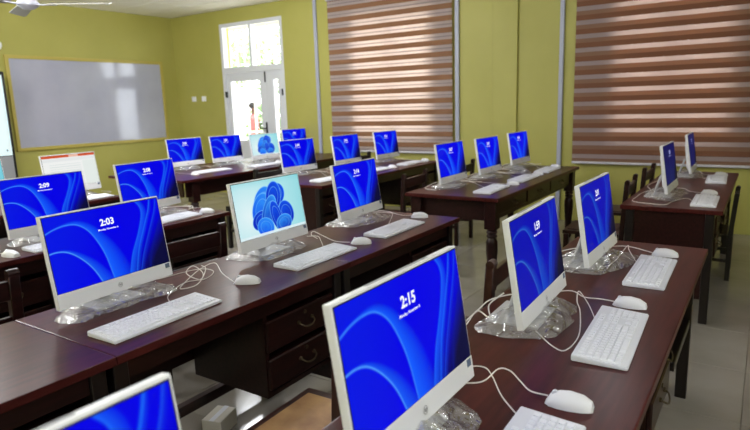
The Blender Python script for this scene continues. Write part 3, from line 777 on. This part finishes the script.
NM = {20: 'the 2:15 computer on the long desk', 18: 'the 1:59 computer midway along the long desk', 19: 'the last computer of the long desk', 22: 'the dim aisle-side computer by the dark blind', 23: 'the dim wall-side computer by the dark blind',
      12: 'the 2:03 computer at the desk seam', 13: 'the large blue-flower computer', 14: 'the 2:14 computer at the aisle corner', 15: 'the aisle-end computer on the turned-leg wall table', 16: 'the middle computer on the turned-leg wall table', 17: 'the window-end computer on the turned-leg wall table',
      10: 'the 2:09 computer behind the 2:03 one', 9: 'the 2:08 computer below the whiteboard', 7: 'the aisle-end computer below the glowing blind', 5: 'the middle computer below the glowing blind', 6: 'the window-end computer below the glowing blind',
      1: 'the aisle-end computer before the white door', 2: 'the second computer before the white door', 3: 'the small far blue-flower computer', 4: 'the last computer before the white door', 8: 'the white-document computer', 11: 'the plain cyan computer'}
for k in PC:
    if k in (21, 11): continue
    o = inst('plastic_film', BAGS[k % 5], CP[k], (0, 0, 0), math.radians(k * 37 % 9 - 4)); o['label'] = 'crumpled clear plastic around the stand'

KB = {20: (1.0, .352, 1), 18: (1.79, .344, 2.5), 19: (2.55, .354, 1.2), 22: (4.46, .314, 1), 23: (5.62, .326, 2),
      12: (1.205, 1.737, 1.5), 13: (2.11, 1.757, -.3), 14: (2.815, 1.75, 1.2), 15: (4.44, 1.83, 2), 16: (5.16, 1.82, 0), 17: (5.86, 1.82, 2),
      9: (2.42, 3.27, 4), 10: (1.72, 3.23, 0), 7: (4.50, 3.53, -3), 5: (5.28, 3.52, 0), 6: (6.05, 3.52, 2), 1: (4.62, 5.35, -3), 2: (5.3, 5.2, 2), 3: (5.95, 5.2, 0), 8: (2.7, 4.74, 2)}
KP = {20: [(1.198, .422), (1.273, .495), (1.362, .557), (1.401, .597), (1.374, .64), (1.27, .68)],
      18: [(1.887, .42, .012), (2.0, .47, .02), (2.09, .525, .03), (2.03, .515, .012), (1.956, .485), (1.75, .435), (1.62, .438), (1.63, .48), (1.72, .56)],
      19: [(2.658, .432, .012), (2.76, .48, .035), (2.817, .498, .04), (2.669, .52), (2.56, .535), (2.579, .60)],
      12: [(1.308, 1.815, .012), (1.387, 1.925), (1.526, 2.0), (1.608, 1.966), (1.706, 2.03), (1.69, 2.12), (1.5, 2.15)],
      13: [(2.255, 1.835, .012), (2.40, 1.97), (2.47, 2.05), (2.44, 2.10)],
      22: [(4.458, .39), (4.55, .44), (4.40, .50), (4.235, .53), (4.237, .622), (4.30, .74), (4.50, .75), (4.75, .74), (4.9, .68), (5.0, .66)]}
MS = {20: (1.314, .342, 8), 18: (2.096, .352, 3), 19: (2.862, .344, 4), 22: (4.815, .318, 5), 23: (5.94, .314, 2),
      12: (1.655, 1.762, 32), 13: (2.445, 1.732, 30), 14: (3.19, 1.80, 30), 15: (4.78, 1.78, 5), 16: (5.5, 1.80, 0), 17: (6.15, 1.83, 5),
      9: (2.72, 3.25, 25), 10: (1.40, 3.22, 5), 7: (4.82, 3.53, 0), 5: (5.6, 3.5, 0), 6: (6.36, 3.5, 0), 1: (4.3, 5.28, 0), 2: (5.62, 5.25, 0)}
MP = {20: [(1.322, .397, .008), (1.327, .443), (1.366, .483), (1.396, .521, .012), (1.375, .546, .02), (1.303, .56, .012), (1.272, .62)],
      18: [(2.10, .405, .008), (2.109, .455), (2.104, .51), (2.15, .58), (2.0, .70)],
      19: [(2.866, .399, .008), (2.92, .464), (2.945, .512), (2.933, .565), (2.85, .65)],
      12: [(1.622, 1.812, .008), (1.66, 1.92, .02), (1.735, 2.05, .03), (1.66, 2.06, .02), (1.52, 1.985, .012), (1.44, 1.92, .012), (1.50, 1.895, .015), (1.60, 1.97, .025), (1.63, 2.07, .04), (1.56, 2.03, .03), (1.55, 1.93, .02), (1.64, 2.0, .035), (1.70, 2.10, .02)],
      13: [(2.414, 1.782, .008), (2.392, 1.863, .01), (2.436, 1.986, .02), (2.46, 2.068, .03), (2.42, 2.05, .02), (2.41, 2.0)],
      22: [(4.812, .373, .008), (4.88, .455), (5.0, .50), (5.02, .6)]}
rnd = random.Random(7)
def auto_kpath(k):
    x, y, a = KB[k]; px, py = PC[k][0], PC[k][1]
    return [(x + .05, y + .075, .012), (x + .1, y + .11), (px + .29, py - .03), (px + .325, py + .03), (px + .32, py + .09), (px + .31, py + .14)]
def auto_mpath(k):
    x, y, a = MS[k]; px, py = PC[k][0], PC[k][1]; s = 1 if x > px else -1
    return [(x, y + .055, .008), (x - .01, y + .12), (px + s * .31, py - .02), (px + s * .345, py + .03), (px + s * .315, py + .07, .015), (px + s * .34, py + .12)]
for k, (x, y, a) in KB.items(): keyboard(x, y, a, 'white keyboard in front of ' + NM[k], KP.get(k) or auto_kpath(k))
for k, (x, y, a) in MS.items(): mouse(x, y, a, 'white wired mouse beside the keyboard of ' + NM[k], MP.get(k) or auto_mpath(k))

# power cables lying behind the side-on computers
def loose(k, path):
    return cable(CP[k], path, 'power_cable', .011, 'cable', .0025)
loose(18, [(1.40, .75), (1.50, .76, .012), (1.60, .77), (1.775, .775, .02), (1.86, .765, .03), (1.93, .70, .04), (1.90, .64, .05)])
loose(18, [(1.55, .745), (1.66, .765), (1.755, .772, .02), (1.735, .72), (1.79, .745, .035), (1.86, .72, .06)])
loose(19, [(2.44, .77), (2.55, .745), (2.64, .70, .03), (2.66, .65, .05)])
loose(20, [(1.15, .66, .05), (1.3, .67), (1.42, .70), (1.52, .73)])
loose(19, [(2.15, .74), (2.35, .76), (2.60, .765, .02), (2.66, .70, .04), (2.64, .64, .05)])
loose(22, [(4.62, .66, .05), (4.80, .70), (5.02, .76), (5.3, .74), (5.5, .68)])
for k in (15, 16, 17, 7, 5, 1, 9):
    x, y = PC[k][:2]
    loose(k, [(x - .30, y + .02), (x - .26, y + .14, .01), (x - .15, y + .19), (x, y + .175, .03), (x + .12, y + .19, .012), (x + .24, y + .12), (x + .31, y + .02), (x + .25, y - .06), (x + .31, y - .11, .012)])

# loose film lying on the two turned-leg tables
for i, (x, y, a, lab) in enumerate(((4.08, 5.45, 80, 'at its aisle end'), (6.35, 5.5, 50, 'at its window end'))):
    o = tag(inst('plastic_sheet', BAGS[i], None, (x, y, .75), math.radians(a)), 'loose clear plastic on the table before the white door, ' + lab, 'plastic sheet'); o.scale = (.6, .6, .8)
for i, (x, y, a, lab) in enumerate(((5.62, 2.03, 95, 'near its window end'),)):
    o = tag(inst('plastic_sheet', BAGS[i + 2], None, (x, y, .75), math.radians(a)), 'loose clear plastic sheet on the turned-leg wall table, ' + lab, 'plastic sheet'); o.scale = (.5, .5, .9)

# small things
wc = empty('carton', (1.66, 2.02, 0), .3); tag(wc, 'small white carton on the floor under the drawer desk', 'box')
MB().b(-.07, .07, -.05, .05, 0, .08, .003).build('carton_body', M['card'], wc); MB().b(-.0702, .0702, -.012, .012, .08, .0812).build('packing_tape', M['kbbase'], wc)
kr = empty('key_bunch', (4.32, 3.37, .50)); tag(kr, 'keys hanging from the drawer of the desk below the glowing blind', 'keys')
MB().tube([(.012 * math.cos(a), -.006, .012 * math.sin(a)) for a in np.linspace(0, 6.28, 14)], .0012).build('ring', M['brass'], kr)
for s in (-.007, .006): MB().b(s - .004, s + .004, -.008, -.006, -.065, -.01).b(s - .009, s + .009, -.008, -.006, -.025, -.008).build('key', M['brass'], kr)

# ------------------------------------------------------------------ outside the door
struct(MB().b(XW + .2, 30, -14, 34, -.3, -.12).build('ground', M['concrete']))
struct(MB().b(XW + .2, 9.2, 10.4, 10.6, -.12, 3.2).build('wall_porch', M['porch']))
struct(MB().b(XW + .2, 9.3, 5.2, 10.6, 3.1, 3.25).build('roof_porch', M['porch']))
gr = empty('security_grille', (9.1, 5.3, -.12)); tag(gr, 'white painted security grille outside the glazed door', 'grille')
bar_me = MB().b(-.012, .012, -.014, .014, 0, 3.2).mesh('grille_bar', M['bar'])
for k in range(24): inst('grille_bar', bar_me, gr, (0, .2 + .21 * k, 0))
for z in (.15, 1.05, 2.05, 3.0): MB().b(-.016, .016, 0, 5.1, z, z + .04).build('cross_rail', M['bar'], gr)

def leafy(name, loc, rx, rz, zc, n, label, seed, cat, trunk):
    rn = random.Random(seed); e = empty(name, loc); tag(e, label, cat)
    v, f = [], []
    for _ in range(n):
        while True:
            p = Vector((rn.uniform(-1, 1), rn.uniform(-1, 1), rn.uniform(-1, 1)))
            if .25 < p.length < 1: break
        c = Vector((p.x * rx, p.y * rx, zc + p.z * rz)); s = rn.uniform(.07, .16)
        a = Vector((rn.gauss(0, 1), rn.gauss(0, 1), rn.gauss(0, 1))).normalized(); b_ = a.orthogonal().normalized()
        i = len(v); v += [c - a * s, c + b_ * s * .45, c + a * s, c - b_ * s * .45]; f.append((i, i + 1, i + 2, i + 3))
    me = bpy.data.meshes.new('foliage'); me.from_pydata(v, [], f); me.materials.append(M['leaf'])
    fo = inst('foliage', me, e); fo['kind'] = 'stuff'
    MB().cyl((0, 0, 0), (0, 0, zc), trunk, trunk * .6, seg=10).build('trunk', M['bark'], e, smooth=True)
leafy('tree', (13.5, 12.6, -.12), 1.5, 1.2, 3.0, 1500, 'green leafy tree seen through the panes above the door', 3, 'tree', .09)
leafy('tree', (14.5, 15.6, -.12), 1.2, 1.1, 3.4, 1100, 'smaller green tree seen through the upper left pane', 4, 'tree', .08)
leafy('shrub', (11.2, 10.75, -.12), .6, .7, 1.0, 800, 'green shrub seen through the door glass', 5, 'shrub', .04)

# a person standing outside, seen through the door glass
def person(loc, rz):
    e = empty('person', loc, rz); tag(e, 'person in a red top standing outside the glazed door', 'person')
    V = [((0, 0, .92), .135), ((0, 0, 1.08), .125), ((0, 0, 1.26), .145), ((0, 0, 1.36), .10), ((0, 0, 1.43), .05), ((0, .01, 1.50), .062), ((0, .012, 1.58), .085), ((0, .005, 1.655), .062),
         ((.17, 0, 1.33), .055), ((.23, .01, 1.07), .043), ((.235, .10, .87), .032), ((.23, .15, .80), .03),
         ((-.17, 0, 1.33), .055), ((-.24, -.01, 1.07), .043), ((-.23, .08, .86), .032), ((-.22, .13, .79), .03),
         ((.09, 0, .84), .095), ((.10, .01, .48), .062), ((.10, -.02, .09), .04), ((.11, .12, .04), .035),
         ((-.09, 0, .84), .095), ((-.10, .03, .48), .062), ((-.10, 0, .09), .04), ((-.11, .14, .04), .035)]
    E_ = [(0, 1), (1, 2), (2, 3), (3, 4), (4, 5), (5, 6), (6, 7), (3, 8), (8, 9), (9, 10), (10, 11), (3, 12), (12, 13), (13, 14), (14, 15), (0, 16), (16, 17), (17, 18), (18, 19), (0, 20), (20, 21), (21, 22), (22, 23)]
    me = bpy.data.meshes.new('body'); me.from_pydata([p for p, r in V], E_, [])
    o = bpy.data.objects.new('body', me); COL.objects.link(o)
    md = o.modifiers.new('s', 'SKIN'); sv = me.skin_vertices[0].data
    for i, (p, r) in enumerate(V): sv[i].radius = (r, r * .8 if i < 4 else r)
    sv[0].use_root = True
    o.modifiers.new('u', 'SUBSURF').levels = 2
    dg = bpy.context.evaluated_depsgraph_get(); bm2 = bpy.data.meshes.new_from_object(o.evaluated_get(dg)); bpy.data.objects.remove(o, do_unlink=True)
    bm2.materials.clear()
    for n_, c_ in (('skin', (96, 62, 46)), ('red_top', (200, 104, 108)), ('dark_trousers', (52, 54, 72)), ('shoe', (30, 28, 28))): bm2.materials.append(mat('person_' + n_, lin(*c_), .7))
    for p in bm2.polygons:
        c = p.center; p.use_smooth = True
        if c.z < .09: p.material_index = 3
        elif c.z < .95 and abs(c.x) < .2: p.material_index = 2
        elif c.z < 1.42 and (abs(c.x) < .2 or c.z > 1.12): p.material_index = 1
        else: p.material_index = 0
    b = inst('body', bm2, e)
    MB().sphere((0, -.012, 1.625), .088, 14, 10, (1, 1.08, .95)).build('hair', mat('person_hair', lin(24, 20, 20), .6), e, smooth=True)
    for s in (-1, 1): MB().sphere((s * .03, .088, 1.585), .01, 8, 6).build('eye', M['white'], e)
    MB().sphere((0, .10, 1.555), .014, 8, 6, (.8, 1, 1.3)).build('nose', bm2.materials[0], e, smooth=True)
    for s in (-1, 1):
        for k in range(5):
            x = (.225 if s > 0 else -.215) + (k - 2) * .012
            MB().tube(catmull([(x, .145 if s > 0 else .125, .80), (x, .165 if s > 0 else .145, .76), (x, .16 if s > 0 else .14, .725 + .01 * abs(k - 2))], 3), .0075).build('finger', bm2.materials[0], b, smooth=True)
person((9.75, 9.78, -.12), -2.2)
